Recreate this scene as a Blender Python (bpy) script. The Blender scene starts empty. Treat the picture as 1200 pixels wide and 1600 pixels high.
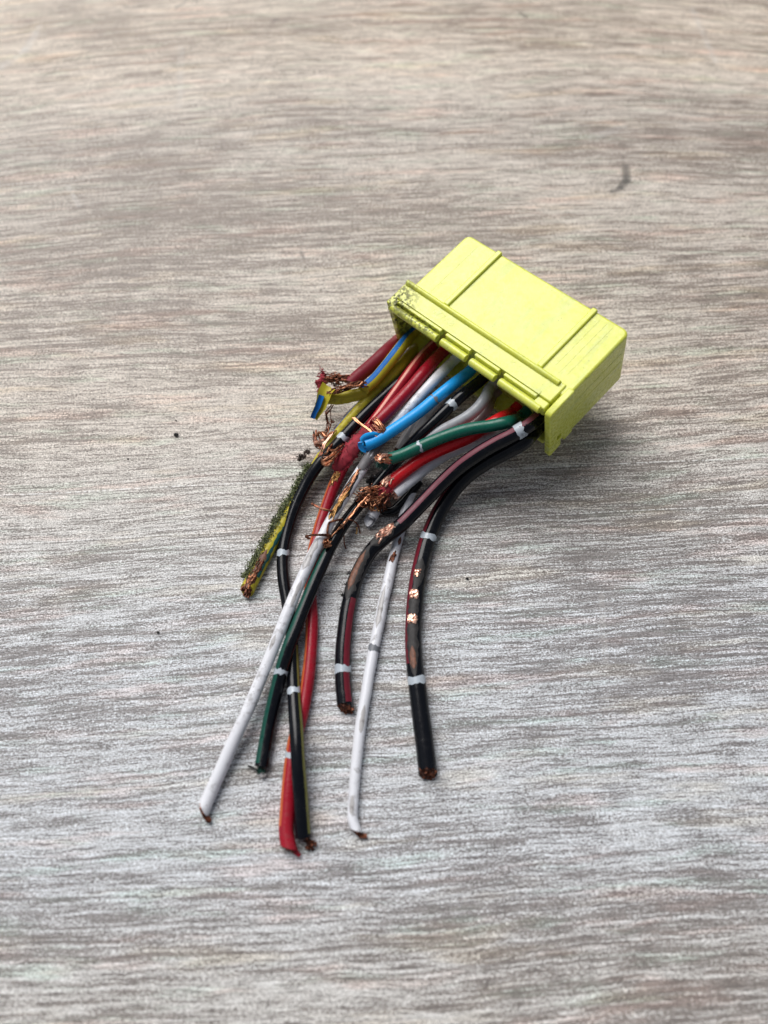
import bpy, math, random
from mathutils import Vector, Matrix, noise as mnoise

random.seed(11)
scene = bpy.context.scene
COL = scene.collection
S = 0.001                                  # everything below is written in millimetres
R_ = math.radians

# ------------------------------------------------------------------ camera
FPX, PITCH, CAM_H = 1200.0, R_(66.0), 138.2
FW = Vector((0, math.cos(PITCH), -math.sin(PITCH)))
UP = Vector((0, math.sin(PITCH), math.cos(PITCH)))
EYE = Vector((0, 0, CAM_H))
cd = bpy.data.cameras.new("camera")
cam = bpy.data.objects.new("camera", cd)
COL.objects.link(cam)
cam.location = EYE * S
cam.rotation_euler = (math.pi / 2 - PITCH, 0, 0)
cd.sensor_fit = 'VERTICAL'
cd.sensor_height = 36.0
cd.sensor_width = 27.0
cd.lens = 27.0
cd.clip_start = 0.004
cd.clip_end = 50.0
cd.dof.use_dof = True
cd.dof.focus_distance = 0.1475
cd.dof.aperture_fstop = 9.5
scene.camera = cam

# ------------------------------------------------------------------ daylight: overcast, from the far left
SUN_AZ, SUN_EL = R_(-30), R_(50)
world = bpy.data.worlds.new("World")
scene.world = world
world.use_nodes = True
wn = world.node_tree
wn.nodes.clear()
sky = wn.nodes.new('ShaderNodeTexSky')
sky.sky_type = 'NISHITA'
sky.sun_disc = False
sky.sun_elevation = SUN_EL
sky.sun_rotation = SUN_AZ
sky.air_density = 1.0
sky.dust_density = 4.0
sky.ozone_density = 1.0
hs = wn.nodes.new('ShaderNodeHueSaturation')
hs.inputs['Saturation'].default_value = 0.42
bg = wn.nodes.new('ShaderNodeBackground')
bg.inputs['Strength'].default_value = 0.078
wo = wn.nodes.new('ShaderNodeOutputWorld')
wn.links.new(sky.outputs[0], hs.inputs['Color'])
wn.links.new(hs.outputs[0], bg.inputs['Color'])
wn.links.new(bg.outputs[0], wo.inputs['Surface'])
sl = bpy.data.lights.new("sun", 'SUN')
sl.energy = 2.9
sl.angle = R_(46)
sl.color = (1.0, 0.985, 0.97)
sun = bpy.data.objects.new("sun", sl)
COL.objects.link(sun)
sd = Vector((math.sin(SUN_AZ) * math.cos(SUN_EL), math.cos(SUN_AZ) * math.cos(SUN_EL), math.sin(SUN_EL)))
sun.rotation_euler = sd.to_track_quat('Z', 'Y').to_euler()
sun.location = sd * 2
vs = scene.view_settings
vs.view_transform = 'Standard'
vs.look = 'None'
vs.gamma = 1.0
vs.exposure = 0.0
scene.cycles.max_bounces = 8

# ------------------------------------------------------------------ measuring helpers
def ray(x, y):
    return FW + Vector((1, 0, 0)) * ((x - 600) / FPX) + UP * ((800 - y) / FPX)

def at(x, y, z):
    """point of the place at height z that the photograph shows at (x, y)"""
    d = ray(x, y)
    return EYE + d * ((z - CAM_H) / d.z)

# the connector's own frame (it leans to the left, propped on its wires at the right)
CO = Vector((0.167, 100.243, CAM_H - 122.453))
CX = Vector((0.69638, -0.70595, 0.12919))
CY = Vector((0.69378, 0.70826, 0.13053))
CZ = Vector((-0.18365, -0.00127, 0.98299))
CM = Matrix((CX, CY, CZ)).transposed()

def loc(x, y, z):
    return CO + CM @ Vector((x, y, z))

def exit_pt(x, y, depth=2.6):
    d = ray(x, y)
    t = (CO + CY * depth - EYE).dot(CY) / d.dot(CY)
    return EYE + d * t

# ------------------------------------------------------------------ mesh helpers
ORG = {}

class MB:
    def __init__(self):
        self.v, self.f, self.m = [], [], []
    def add(self, vs_, fs_, mi=0):
        o = len(self.v)
        self.v += [Vector(p) for p in vs_]
        self.f += [tuple(i + o for i in f) for f in fs_]
        self.m += [mi] * len(fs_)
    def box(self, x0, x1, y0, y1, z0, z1, fr=None, bev=0.0, mi=0):
        """box, optionally with chamfered edges, in frame fr"""
        fr = fr or (lambda x, y, z: Vector((x, y, z)))
        b = min(bev, (x1 - x0) * .49, (y1 - y0) * .49, (z1 - z0) * .49)
        if b <= 0:
            P = [fr(x, y, z) for z in (z0, z1) for y in (y0, y1) for x in (x0, x1)]
            self.add(P, [(0, 2, 3, 1), (4, 5, 7, 6), (0, 1, 5, 4), (2, 6, 7, 3), (0, 4, 6, 2), (1, 3, 7, 5)], mi)
            return
        P, idx = [], {}
        for a, x in ((0, x0), (1, x1)):
            for c, y in ((0, y0), (1, y1)):
                for e, z in ((0, z0), (1, z1)):
                    xi = x + (b if a == 0 else -b); yi = y + (b if c == 0 else -b); zi = z + (b if e == 0 else -b)
                    for k, q in (('x', (x, yi, zi)), ('y', (xi, y, zi)), ('z', (xi, yi, z))):
                        idx[(k, a, c, e)] = len(P); P.append(fr(*q))
        I = lambda k, a, c, e: idx[(k, a, c, e)]
        F = []
        for a in (0, 1):
            F.append([I('x', a, 0, 0), I('x', a, 1, 0), I('x', a, 1, 1), I('x', a, 0, 1)][::1 if a else -1])
            F.append([I('y', 0, a, 0), I('y', 0, a, 1), I('y', 1, a, 1), I('y', 1, a, 0)][::1 if a else -1])
            F.append([I('z', 0, 0, a), I('z', 1, 0, a), I('z', 1, 1, a), I('z', 0, 1, a)][::1 if a else -1])
        for c in (0, 1):
            for e in (0, 1):
                s = 1 if c == e else -1
                F.append([I('y', 0, c, e), I('z', 0, c, e), I('z', 1, c, e), I('y', 1, c, e)][::s])
                F.append([I('z', c, 0, e), I('x', c, 0, e), I('x', c, 1, e), I('z', c, 1, e)][::s])
                F.append([I('x', c, e, 0), I('y', c, e, 0), I('y', c, e, 1), I('x', c, e, 1)][::s])
        for a in (0, 1):
            for c in (0, 1):
                for e in (0, 1):
                    s = 1 if (a + c + e) % 2 else -1
                    F.append([I('x', a, c, e), I('y', a, c, e), I('z', a, c, e)][::s])
        self.add(P, [tuple(f) for f in F], mi)
    def prism(self, prof, a0, a1, fr, mi=0):
        """prof: 2-D outline; fr(a, p, q) maps to space; extruded along a"""
        n = len(prof)
        P = [fr(a0, p, q) for p, q in prof] + [fr(a1, p, q) for p, q in prof]
        F = [tuple(range(n))[::-1], tuple(range(n, 2 * n))]
        F += [(i, (i + 1) % n, n + (i + 1) % n, n + i) for i in range(n)]
        self.add(P, F, mi)
    def tube(self, pts, rad, n=6, cap=True, mi=0):
        pts = [Vector(p) for p in pts]
        if len(pts) < 2:
            return
        m = len(pts)
        T = [(pts[min(i + 1, m - 1)] - pts[max(i - 1, 0)]).normalized() for i in range(m)]
        a = Vector((0.31, 0.2, 0.93))
        P = []
        for i in range(m):
            a = (a - T[i] * a.dot(T[i]))
            if a.length < 1e-4: a = T[i].orthogonal()
            a.normalize()
            b = T[i].cross(a)
            r = rad(i / (m - 1)) if callable(rad) else rad
            P += [pts[i] + (a * math.cos(6.28319 * k / n) + b * math.sin(6.28319 * k / n)) * r for k in range(n)]
        F = [(i * n + k, i * n + (k + 1) % n, (i + 1) * n + (k + 1) % n, (i + 1) * n + k) for i in range(m - 1) for k in range(n)]
        if cap:
            F += [tuple(range(n))[::-1], tuple(range((m - 1) * n, m * n))]
        self.add(P, F, mi)
    def blob(self, c, rx, ry, rz, rough=.25, seed=0, sub=2, mi=0, frq=1.0):
        t = (1 + 5 ** .5) / 2
        V = [Vector(p).normalized() for p in [(-1, t, 0), (1, t, 0), (-1, -t, 0), (1, -t, 0), (0, -1, t), (0, 1, t), (0, -1, -t), (0, 1, -t), (t, 0, -1), (t, 0, 1), (-t, 0, -1), (-t, 0, 1)]]
        F = [(0, 11, 5), (0, 5, 1), (0, 1, 7), (0, 7, 10), (0, 10, 11), (1, 5, 9), (5, 11, 4), (11, 10, 2), (10, 7, 6), (7, 1, 8), (3, 9, 4), (3, 4, 2), (3, 2, 6), (3, 6, 8), (3, 8, 9), (4, 9, 5), (2, 4, 11), (6, 2, 10), (8, 6, 7), (9, 8, 1)]
        for _ in range(sub):
            mid, G = {}, []
            def md(i, j):
                k = (min(i, j), max(i, j))
                if k not in mid:
                    mid[k] = len(V); V.append(((V[i] + V[j]) / 2).normalized())
                return mid[k]
            for i, j, k in F:
                x, y, z = md(i, j), md(j, k), md(k, i)
                G += [(i, x, z), (j, y, x), (k, z, y), (x, y, z)]
            F = G
        c = Vector(c)
        P = []
        for q in V:
            d = 1 + rough * (mnoise.noise(q * 2.3 * frq + Vector((seed * 3.1, seed, 0))) + .6 * mnoise.noise(q * 5.1 * frq + Vector((seed, 7.7, 0))))
            P.append(c + Vector((q.x * rx, q.y * ry, q.z * rz)) * d)
        self.add(P, F, mi)

def origin_of(parent):
    return ORG[parent.name] if parent else Vector((0, 0, 0))

def build(name, mb, mats, parent=None, smooth=True, org=None, sharp=40):
    o0 = Vector(org) if org is not None else sum(mb.v, Vector((0, 0, 0))) / len(mb.v)
    me = bpy.data.meshes.new(name)
    me.from_pydata([tuple((p - o0) * S) for p in mb.v], [], mb.f)
    mats = mats if isinstance(mats, (list, tuple)) else [mats]
    for m in mats: me.materials.append(m)
    me.polygons.foreach_set('material_index', mb.m)
    me.polygons.foreach_set('use_smooth', [smooth] * len(me.polygons))
    if smooth and sharp: me.set_sharp_from_angle(angle=R_(sharp))
    me.update()
    o = bpy.data.objects.new(name, me)
    COL.objects.link(o)
    o.location = (o0 - origin_of(parent)) * S
    o.parent = parent
    ORG[o.name] = o0
    return o

def setp(o, label=None, cat=None, kind=None, group=None):
    if label: o['label'] = label
    if cat: o['category'] = cat
    if kind: o['kind'] = kind
    if group: o['group'] = group
    return o

# ------------------------------------------------------------------ node helpers
class NT:
    def __init__(self, name):
        self.mat = bpy.data.materials.new(name)
        self.mat.use_nodes = True
        self.t = self.mat.node_tree
        self.b = self.t.nodes['Principled BSDF']
        self.co = self.t.nodes.new('ShaderNodeTexCoord').outputs['Object']
    def n(self, typ, **kw):
        nd = self.t.nodes.new(typ)
        for k, v in kw.items(): setattr(nd, k, v)
        return nd
    def link(self, a, inp):
        if isinstance(a, bpy.types.NodeSocket): self.t.links.new(a, inp)
        else: inp.default_value = a
    def math(self, op, a, b=0.0, c=0.0, clamp=False):
        nd = self.n('ShaderNodeMath', operation=op, use_clamp=clamp)
        self.link(a, nd.inputs[0]); self.link(b, nd.inputs[1]); self.link(c, nd.inputs[2])
        return nd.outputs[0]
    def vmath(self, op, a, b=(0, 0, 0), scale=None):
        nd = self.n('ShaderNodeVectorMath', operation=op)
        self.link(a, nd.inputs[0])
        if op != 'LENGTH' and op != 'SCALE': self.link(b, nd.inputs[1])
        if scale is not None: self.link(scale, nd.inputs['Scale'])
        return nd.outputs['Value'] if op in ('LENGTH', 'DOT_PRODUCT', 'DISTANCE') else nd.outputs[0]
    def noise(self, vec, scale=1.0, detail=2.0, rough=.5, dist=0.0, out=0):
        nd = self.n('ShaderNodeTexNoise')
        self.link(vec, nd.inputs['Vector'])
        nd.inputs['Scale'].default_value = scale
        nd.inputs['Detail'].default_value = detail
        nd.inputs['Roughness'].default_value = rough
        nd.inputs['Distortion'].default_value = dist
        return nd.outputs[out]
    def rng(self, v, a, b, c=0.0, d=1.0, smooth=True):
        nd = self.n('ShaderNodeMapRange', interpolation_type='SMOOTHSTEP' if smooth else 'LINEAR')
        self.link(v, nd.inputs[0])
        for i, q in enumerate((a, b, c, d)): self.link(q, nd.inputs[i + 1])
        return nd.outputs[0]
    def mix(self, f, a, b, blend='MIX'):
        nd = self.n('ShaderNodeMix', data_type='RGBA', blend_type=blend)
        self.link(f, nd.inputs[0])
        self.link(a if isinstance(a, bpy.types.NodeSocket) else (*a, 1), nd.inputs[6])
        self.link(b if isinstance(b, bpy.types.NodeSocket) else (*b, 1), nd.inputs[7])
        return nd.outputs[2]
    def ramp(self, f, stops):
        nd = self.n('ShaderNodeValToRGB')
        e = nd.color_ramp.elements
        while len(e) < len(stops): e.new(0.5)
        for q, (p, c) in zip(e, stops):
            q.position = p; q.color = (*c, 1)
        self.link(f, nd.inputs[0])
        return nd.outputs[0]
    def bump(self, h, strength, dist):
        nd = self.n('ShaderNodeBump')
        nd.inputs['Strength'].default_value = strength
        nd.inputs['Distance'].default_value = dist * S
        self.link(h, nd.inputs['Height'])
        self.link(nd.outputs[0], self.b.inputs['Normal'])
    def comb(self, x, y, z):
        nd = self.n('ShaderNodeCombineXYZ')
        for i, q in enumerate((x, y, z)): self.link(q, nd.inputs[i])
        return nd.outputs[0]
    def done(self, color, rough, metal=0.0):
        self.link(color if isinstance(color, bpy.types.NodeSocket) else (*color, 1), self.b.inputs['Base Color'])
        self.link(rough, self.b.inputs['Roughness'])
        self.link(metal, self.b.inputs['Metallic'])
        return self.mat

def insulation(name, c, dirt=.35, rough=.26, dcol=(.10, .085, .075), wax=.15, spec=.34):
    k = NT(name)
    n1 = k.noise(k.co, 900, 5, .65)
    n2 = k.noise(k.co, 170, 3, .6)
    n3 = k.noise(k.co, 4200, 2, .5)
    d = k.math('MULTIPLY', k.rng(n1, .47, .66), k.rng(n2, .40, .62))
    col = k.mix(k.math('MULTIPLY', d, dirt), c, dcol)
    n4 = k.noise(k.co, 90, 2, .5)
    sp = k.rng(k.noise(k.co, 1100, 3, .65), .665, .72)
    col = k.mix(k.math('MULTIPLY', k.math('MULTIPLY', sp, dirt * 1.2, clamp=True), k.rng(n4, .42, .60)), col, dcol)
    lt = tuple(min(1, q * 1.25 + .012) for q in c)
    col = k.mix(k.math('MULTIPLY', k.rng(n2, .45, .7), wax * 2.5), col, lt)
    k.bump(k.math('ADD', k.math('MULTIPLY', n1, .8), k.math('MULTIPLY', n3, .35)), .13, .10)
    k.b.inputs['Specular IOR Level'].default_value = spec
    return k.done(col, k.rng(n1, .35, .8, rough - .07, rough + .20))

def copper(name, c, c2, rough=.34, metal=.9):
    k = NT(name)
    n = k.noise(k.co, 1400, 3, .6)
    col = k.mix(k.rng(n, .38, .64), c, c2)
    return k.done(col, k.rng(n, .3, .7, rough - .08, rough + .25), metal)

def plain(name, c, rough=.6, var=.3, sc=1200, bs=.4):
    k = NT(name)
    n = k.noise(k.co, sc, 4, .65)
    col = k.mix(k.rng(n, .3, .7), tuple(q * (1 - var) for q in c), tuple(min(1, q * (1 + var)) for q in c))
    k.bump(n, bs, .15)
    return k.done(col, rough)

M = dict(
    white=insulation('white insulation', (.70, .71, .75), .85),
    dirty_white=insulation('grubby white insulation', (.42, .41, .41), .95),
    grey=insulation('grey insulation', (.33, .345, .37), .5),
    pinkish=insulation('faded pink insulation', (.30, .235, .235), .6),
    taupe=insulation('taupe insulation', (.20, .165, .15), .6),
    black=insulation('black insulation', (.0030, .0038, .0062), .10, .16, (.05, .045, .04), .02, .27),
    red=insulation('red insulation', (.29, .006, .018), .35, .30, (.10, .03, .03)),
    bright_red=insulation('bright red insulation', (.62, .010, .016), .15, .30, (.15, .02, .02)),
    maroon=insulation('dark red insulation', (.17, .007, .017), .25, .5, (.12, .01, .02), .1, .25),
    orange=insulation('orange insulation', (.50, .11, .035), .4, .36, (.2, .06, .03)),
    peach=insulation('peach insulation', (.66, .27, .20), .35, .36, (.2, .1, .08)),
    pink=insulation('dusty pink insulation', (.155, .038, .056), .35, .4, (.08, .04, .05)),
    wine=insulation('wine red insulation', (.13, .008, .018), .4, .36, (.05, .02, .02)),
    yellow=insulation('yellow insulation', (.46, .39, .030), .85, .38, (.13, .08, .02), .1, .22),
    olive=insulation('olive insulation', (.16, .155, .035), .5, .4),
    teal_line=insulation('dirty teal insulation', (.014, .085, .085), .7, .4, (.03, .06, .05)),
    blue_line=insulation('blue insulation', (.008, .125, .42), .5, .45, (.03, .06, .08), .1, .15),
    sky_blue=insulation('light blue insulation', (.012, .33, .78), .2, .3, (.06, .12, .2)),
    green=insulation('green insulation', (.006, .105, .070), .35, .28, (.02, .05, .05)),
    deep_green=insulation('dark green insulation', (.006, .062, .045), .4, .34),
    band=insulation('silver marking ink', (.42, .47, .52), .95, .26, (.05, .05, .055), .2, .5),
    soot=insulation('sooty grey insulation', (.135, .13, .135), .6, .5, (.05, .045, .045), .2, .25),
    dark_band=insulation('grey marking ink', (.17, .18, .20), .5, .36),
    copper=copper('bright copper', (.34, .135, .070), (.62, .31, .18), .24, .95),
    rose=copper('fresh cut copper', (.58, .30, .215), (.88, .57, .44), .26, .9),
    dark_copper=copper('tarnished copper', (.060, .020, .013), (.26, .095, .052), .32, .8),
    gold=copper('yellowed copper', (.40, .20, .06), (.70, .43, .18), .26, .92),
    char=plain('scorched plastic', (.022, .020, .020), .62, .5),
    rust=plain('browned copper bed', (.15, .062, .036), .55, .45),
    dirt=plain('dark brown dirt', (.05, .030, .025), .85, .5),
    fray=plain('frayed red plastic', (.27, .014, .028), .75, .30, 900, .12),
    fray_green=plain('frayed green plastic', (.006, .055, .040), .55, .4, 1500),
    moss=plain('green corrosion', (.21, .235, .115), .9, .5, 900),
    moss_dark=plain('dark green corrosion', (.11, .135, .065), .9, .5, 900),
    hole=plain('dark cavity', (.02, .02, .012), .8, .3),
    crumb=plain('black grit', (.012, .011, .010), .7, .4),
)

def yellow_plastic():
    k = NT('yellow connector plastic')
    co = k.vmath('SCALE', k.co, scale=1000.0)
    n1 = k.noise(co, .16, 4, .6)
    n2 = k.noise(co, 1.6, 4, .6)
    n3 = k.noise(co, 7.0, 2, .5)
    col = k.mix(k.rng(n1, .35, .65), (.635, .670, .078), (.70, .73, .125))
    smear = k.noise(k.vmath('MULTIPLY', co, (.5, .12, .5)), 1.0, 3, .55)
    col = k.mix(k.math('MULTIPLY', k.rng(smear, .48, .66), .5), col, (.52, .585, .15))
    # grime: the left front corner, and specks anywhere
    dx = k.vmath('DISTANCE', k.vmath('MULTIPLY', co, (1, 1, .45)), (.6, 1.2, -.5))
    cor = k.math('MULTIPLY', k.rng(dx, 2.0, 7.5, 1.0, 0.0), k.rng(k.noise(co, 1.15, 5, .72), .46, .54))
    dl = k.vmath('DISTANCE', k.vmath('MULTIPLY', co, (.18, 1, 1)), (1.5, .75, -.75))
    edge = k.math('MULTIPLY', k.rng(dl, .5, 1.7, 1.0, 0.0), k.rng(k.noise(co, 1.5, 5, .75), .46, .56))
    sp = k.math('MULTIPLY', k.rng(k.noise(co, 2.3, 2, .5), .715, .75), .65)
    g = k.math('MAXIMUM', k.math('MAXIMUM', cor, edge), sp)
    col = k.mix(k.math('MULTIPLY', g, .92, clamp=True), col, (.035, .034, .014))
    stain = k.math('MULTIPLY', k.rng(dx, 1.5, 9, 1.0, 0.0), k.rng(n2, .4, .7))
    col = k.mix(k.math('MULTIPLY', stain, .35), col, (.26, .27, .06))
    k.bump(k.math('ADD', k.math('MULTIPLY', n2, .5), k.math('MULTIPLY', n3, .25)), .12, .15)
    k.b.inputs['Subsurface Weight'].default_value = .12
    k.b.inputs['Subsurface Radius'].default_value = (1.0, 1.0, .2)
    k.b.inputs['Subsurface Scale'].default_value = 1.2 * S
    return k.done(col, k.math('ADD', k.rng(n2, .3, .7, .20, .36), k.math('MULTIPLY', g, .35)))
M['yellow_plastic'] = yellow_plastic()

def grain_v(x, y):
    q = at(x, y, 0)
    a = R_(-3.3)
    return q.x * math.sin(a) + q.y * math.cos(a)

def laminate():
    k = NT('printed wood laminate')
    mp = k.n('ShaderNodeMapping')
    mp.inputs['Rotation'].default_value = (0, 0, R_(-3.3))
    mp.inputs['Scale'].default_value = (1000, 1000, 1000)
    k.link(k.co, mp.inputs['Vector'])
    p = mp.outputs[0]
    sx = k.n('ShaderNodeSeparateXYZ'); k.link(p, sx.inputs[0])
    u, v0 = sx.outputs[0], sx.outputs[1]
    c = lambda q: k.math('SUBTRACT', q, .5)
    big = k.noise(k.vmath('MULTIPLY', p, (.011, .016, 1)), 1, 1, .4)
    med = k.noise(k.vmath('MULTIPLY', p, (.045, .10, 1)), 1, 2, .5)
    sm = k.noise(k.vmath('MULTIPLY', p, (.30, .55, 1)), 1, 1, .5)
    v = k.math('ADD', v0, k.math('MULTIPLY', c(big), 7.0))
    v = k.math('ADD', v, k.math('MULTIPLY', c(med), 1.6))
    v = k.math('ADD', v, k.math('MULTIPLY', c(sm), .40))
    v = k.math('ADD', v, k.math('MULTIPLY', k.math('MULTIPLY', u, u), k.rng(v0, grain_v(600, 560), grain_v(600, 0), 0, .0007)))
    st = lambda fu, fv, d, r, w=0.0: k.noise(k.comb(k.math('MULTIPLY', u, fu), k.math('MULTIPLY', v, fv), w), 1, d, r)
    A = st(.028, .62, 3, .55)
    B = st(.085, 1.9, 3, .60, 3.0)
    C = st(.24, 3.0, 2, .55, 7.0)
    D = st(.012, .040, 2, .5, 11.0)
    E = st(1.4, 6.0, 2, .65, 15.0)
    F = st(5.0, .35, 1, .5, 19.0)
    G = st(3.2, 4.2, 1, .5, 41.0)
    # pale ground, broken by long brown grey streaks with ragged ends, then short flecks and pores
    H = st(2.2, 11.0, 1, .5, 47.0)
    rag = k.math('ADD', k.math('ADD', k.math('MULTIPLY', c(E), .75), k.math('MULTIPLY', c(H), .30)), k.math('MULTIPLY', c(G), .35))
    s1 = k.math('ADD', k.math('ADD', k.math('ADD', .5, k.math('MULTIPLY', c(A), .72)), k.math('MULTIPLY', c(B), 1.0)), k.math('ADD', rag, k.math('MULTIPLY', c(D), .62)))
    s2 = k.math('ADD', k.math('ADD', C, k.math('MULTIPLY', c(B), .5)), k.math('MULTIPLY', rag, 1.1))
    dark1 = k.rng(s1, .42, .58, 1, 0)
    dark2 = k.rng(s2, .34, .50, 1, 0)
    white = k.math('MULTIPLY', k.rng(s2, .56, .74), k.rng(s1, .40, .62, .35, 1))
    col = k.mix(dark1, (.60, .584, .556), (.275, .247, .226))
    col = k.mix(k.math('MULTIPLY', dark2, .70), col, (.125, .109, .100))
    col = k.mix(k.math('MULTIPLY', white, .75), col, (.80, .79, .77))
    fine = k.math('ADD', k.math('MULTIPLY', k.math('ADD', k.math('MULTIPLY', c(G), .95), k.math('MULTIPLY', c(H), .75)), k.rng(B, .35, .65, .45, 1.15)), k.math('MULTIPLY', c(F), .35))
    col = k.mix(1.0, col, k.ramp(k.math('ADD', fine, .5), [(0.2, (.62, .62, .62)), (.8, (1.30, 1.30, 1.30))]), 'MULTIPLY')
    # tinted patches of the print
    t1 = st(.035, .28, 3, .6, 23.0)
    t2 = st(.045, .33, 3, .6, 29.0)
    t3 = st(.028, .20, 3, .6, 31.0)
    col = k.mix(k.rng(t1, .52, .70, 0, .85), col, k.mix(1.0, col, (1.09, .955, .92), 'MULTIPLY'))
    col = k.mix(k.rng(t2, .53, .70, 0, .85), col, k.mix(1.0, col, (.93, 1.05, .99), 'MULTIPLY'))
    col = k.mix(k.rng(t3, .54, .70, 0, .65), col, k.mix(1.0, col, (1.06, .98, .85), 'MULTIPLY'))
    # three printed strips, a shade apart, with the thin dotted line the print has between them
    wob = k.math('MULTIPLY', c(k.noise(k.vmath('MULTIPLY', p, (.02, 0, 0)), 1, 1, .5)), 1.6)
    vl = k.math('ADD', v0, wob)
    VA, VB = LINE_A, LINE_B
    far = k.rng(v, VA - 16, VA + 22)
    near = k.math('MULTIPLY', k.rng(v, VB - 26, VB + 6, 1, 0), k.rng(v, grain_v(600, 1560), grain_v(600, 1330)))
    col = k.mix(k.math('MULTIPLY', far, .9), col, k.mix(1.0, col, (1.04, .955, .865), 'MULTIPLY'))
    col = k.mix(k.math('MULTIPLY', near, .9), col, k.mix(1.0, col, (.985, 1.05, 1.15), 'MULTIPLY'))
    pale = k.rng(v, grain_v(600, 215), grain_v(600, 40), 0, .8)  # not print: far end lightened in the colour, standing in for grazing sheen and haze
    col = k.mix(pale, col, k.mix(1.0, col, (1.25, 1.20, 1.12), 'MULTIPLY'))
    dots = k.noise(k.vmath('MULTIPLY', p, (1.6, .9, 1)), 1, 3, .7)
    for V in (VA, VB):
        d = k.math('SUBTRACT', vl, V)
        w = k.math('MULTIPLY', k.rng(k.math('ABSOLUTE', d), .07, .15, 1, 0), k.rng(dots, .44, .54, .0, 1))
        col = k.mix(k.math('MULTIPLY', w, .85), col, (.86, .86, .84))
        dk = k.math('MULTIPLY', k.rng(k.math('ABSOLUTE', k.math('ADD', d, .30)), .08, .22, 1, 0), k.rng(dots, .38, .6, 1, .2))
        col = k.mix(k.math('MULTIPLY', dk, .6), col, (.10, .09, .082))
    # scuffs and one dark smear
    def seg(a, b):
        a, b = at(*a, 0), at(*b, 0)
        a, b = Vector((a.x, a.y, 0)), Vector((b.x, b.y, 0))
        q = k.vmath('SCALE', k.co, scale=1000.0)
        pa = k.vmath('SUBTRACT', q, tuple(a))
        h = k.math('DIVIDE', k.vmath('DOT_PRODUCT', pa, tuple(b - a)), (b - a).length_squared, clamp=True)
        cl = k.vmath('SCALE', tuple(b - a), scale=h)
        return k.vmath('DISTANCE', pa, cl)
    brk = k.noise(k.vmath('SCALE', k.co, scale=1000.0), .9, 3, .6)
    for a, b, w, s in (((62, 42), (40, 78), 1.5, .55), ((40, 78), (0, 106), 1.5, .5), ((106, 292), (124, 322), .8, .45), ((1082, 14), (1118, 96), 1.0, .42), ((283, 75), (280, 165), 1.2, .28), ((940, 930), (946, 1040), .9, .25), ((925, 215), (975, 198), 1.6, .3)):
        f = k.math('MULTIPLY', k.rng(seg(a, b), w * .3, w, s, 0), k.rng(brk, .35, .6))
        col = k.mix(f, col, (.62, .60, .57))
    for a, b, w, s in (((978, 262), (979, 282), 1.6, .75), ((979, 282), (970, 293), 1.4, .72), ((970, 293), (957, 299), 1.0, .65), ((291, 2), (275, 12), .6, .6), ((812, 19), (822, 26), .7, .6), ((427, 33), (434, 31), .7, .5), ((470, 394), (474, 402), .6, .6)):
        f = k.math('MULTIPLY', k.rng(seg(a, b), w * .25, w, s, 0), k.rng(brk, .25, .45, .6, 1))
        col = k.mix(f, col, (.085, .078, .068))
    h = k.math('ADD', k.math('MULTIPLY', E, .7), k.math('ADD', k.math('MULTIPLY', C, .8), k.math('MULTIPLY', G, .4)))
    k.bump(h, .6, .22)
    k.b.inputs['Specular IOR Level'].default_value = .5
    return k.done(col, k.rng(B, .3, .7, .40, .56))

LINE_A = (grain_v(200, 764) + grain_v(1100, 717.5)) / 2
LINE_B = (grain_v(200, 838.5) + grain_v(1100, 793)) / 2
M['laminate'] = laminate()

# ------------------------------------------------------------------ the surface
mb = MB()
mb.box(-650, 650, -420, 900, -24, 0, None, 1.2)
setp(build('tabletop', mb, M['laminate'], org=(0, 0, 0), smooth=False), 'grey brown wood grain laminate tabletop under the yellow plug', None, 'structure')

# ------------------------------------------------------------------ the plug
base = at(745, 640, 0)
root = bpy.data.objects.new('wiring_connector', None)
root.empty_display_size = .01
COL.objects.link(root)
root.location = base * S
ORG[root.name] = base
setp(root, 'yellow plastic wiring plug with a bundle of cut and frayed coloured wires', 'connector')

HF = lambda x, y, z: Vector((x, y, z))       # housing pieces are meshed in their own frame

def build_local(name, mb, mats, parent, sharp=40, bevel=0.0, smooth=True):
    """mesh written in the plug's own frame: the object carries the tilt"""
    me = bpy.data.meshes.new(name)
    me.from_pydata([tuple(p * S) for p in mb.v], [], mb.f)
    for m in (mats if isinstance(mats, (list, tuple)) else [mats]): me.materials.append(m)
    me.polygons.foreach_set('material_index', mb.m)
    me.polygons.foreach_set('use_smooth', [smooth] * len(me.polygons))
    if smooth: me.set_sharp_from_angle(angle=R_(sharp))
    o = bpy.data.objects.new(name, me)
    COL.objects.link(o)
    if parent is root:
        o.matrix_local = Matrix.Translation((CO - base) * S) @ CM.to_4x4()
        ORG[o.name] = CO.copy()
    o.parent = parent
    if bevel:
        b = o.modifiers.new('edge', 'BEVEL'); b.width = bevel * S; b.segments = 3; b.limit_method = 'ANGLE'; b.angle_limit = R_(35)
        b.harden_normals = True
    return o

YP = M['yellow_plastic']
HX, HD, CD, HH = 41.7, 22.7, 6.75, 15.65
mb = MB()
# shell behind the collar: rounded rear corners
x0, x1, z1, z0 = 1.6, HX, -.35, -14.7
prof = [(x0, 4.6), (x1, 4.6)]
for i in range(7):
    a = i / 6 * math.pi / 2
    prof.append((x1 - 1.5 + 1.5 * math.cos(a), HD - 1.5 + 1.5 * math.sin(a)))
for i in range(7):
    a = math.pi / 2 + i / 6 * math.pi / 2
    prof.append((x0 + 1.3 + 1.3 * math.cos(a), HD - 1.3 + 1.3 * math.sin(a)))
mb.prism(prof, z0, z1, lambda a, p, q: Vector((p, q, a)))
housing = build_local('housing', mb, YP, root, bevel=.55)
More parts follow.
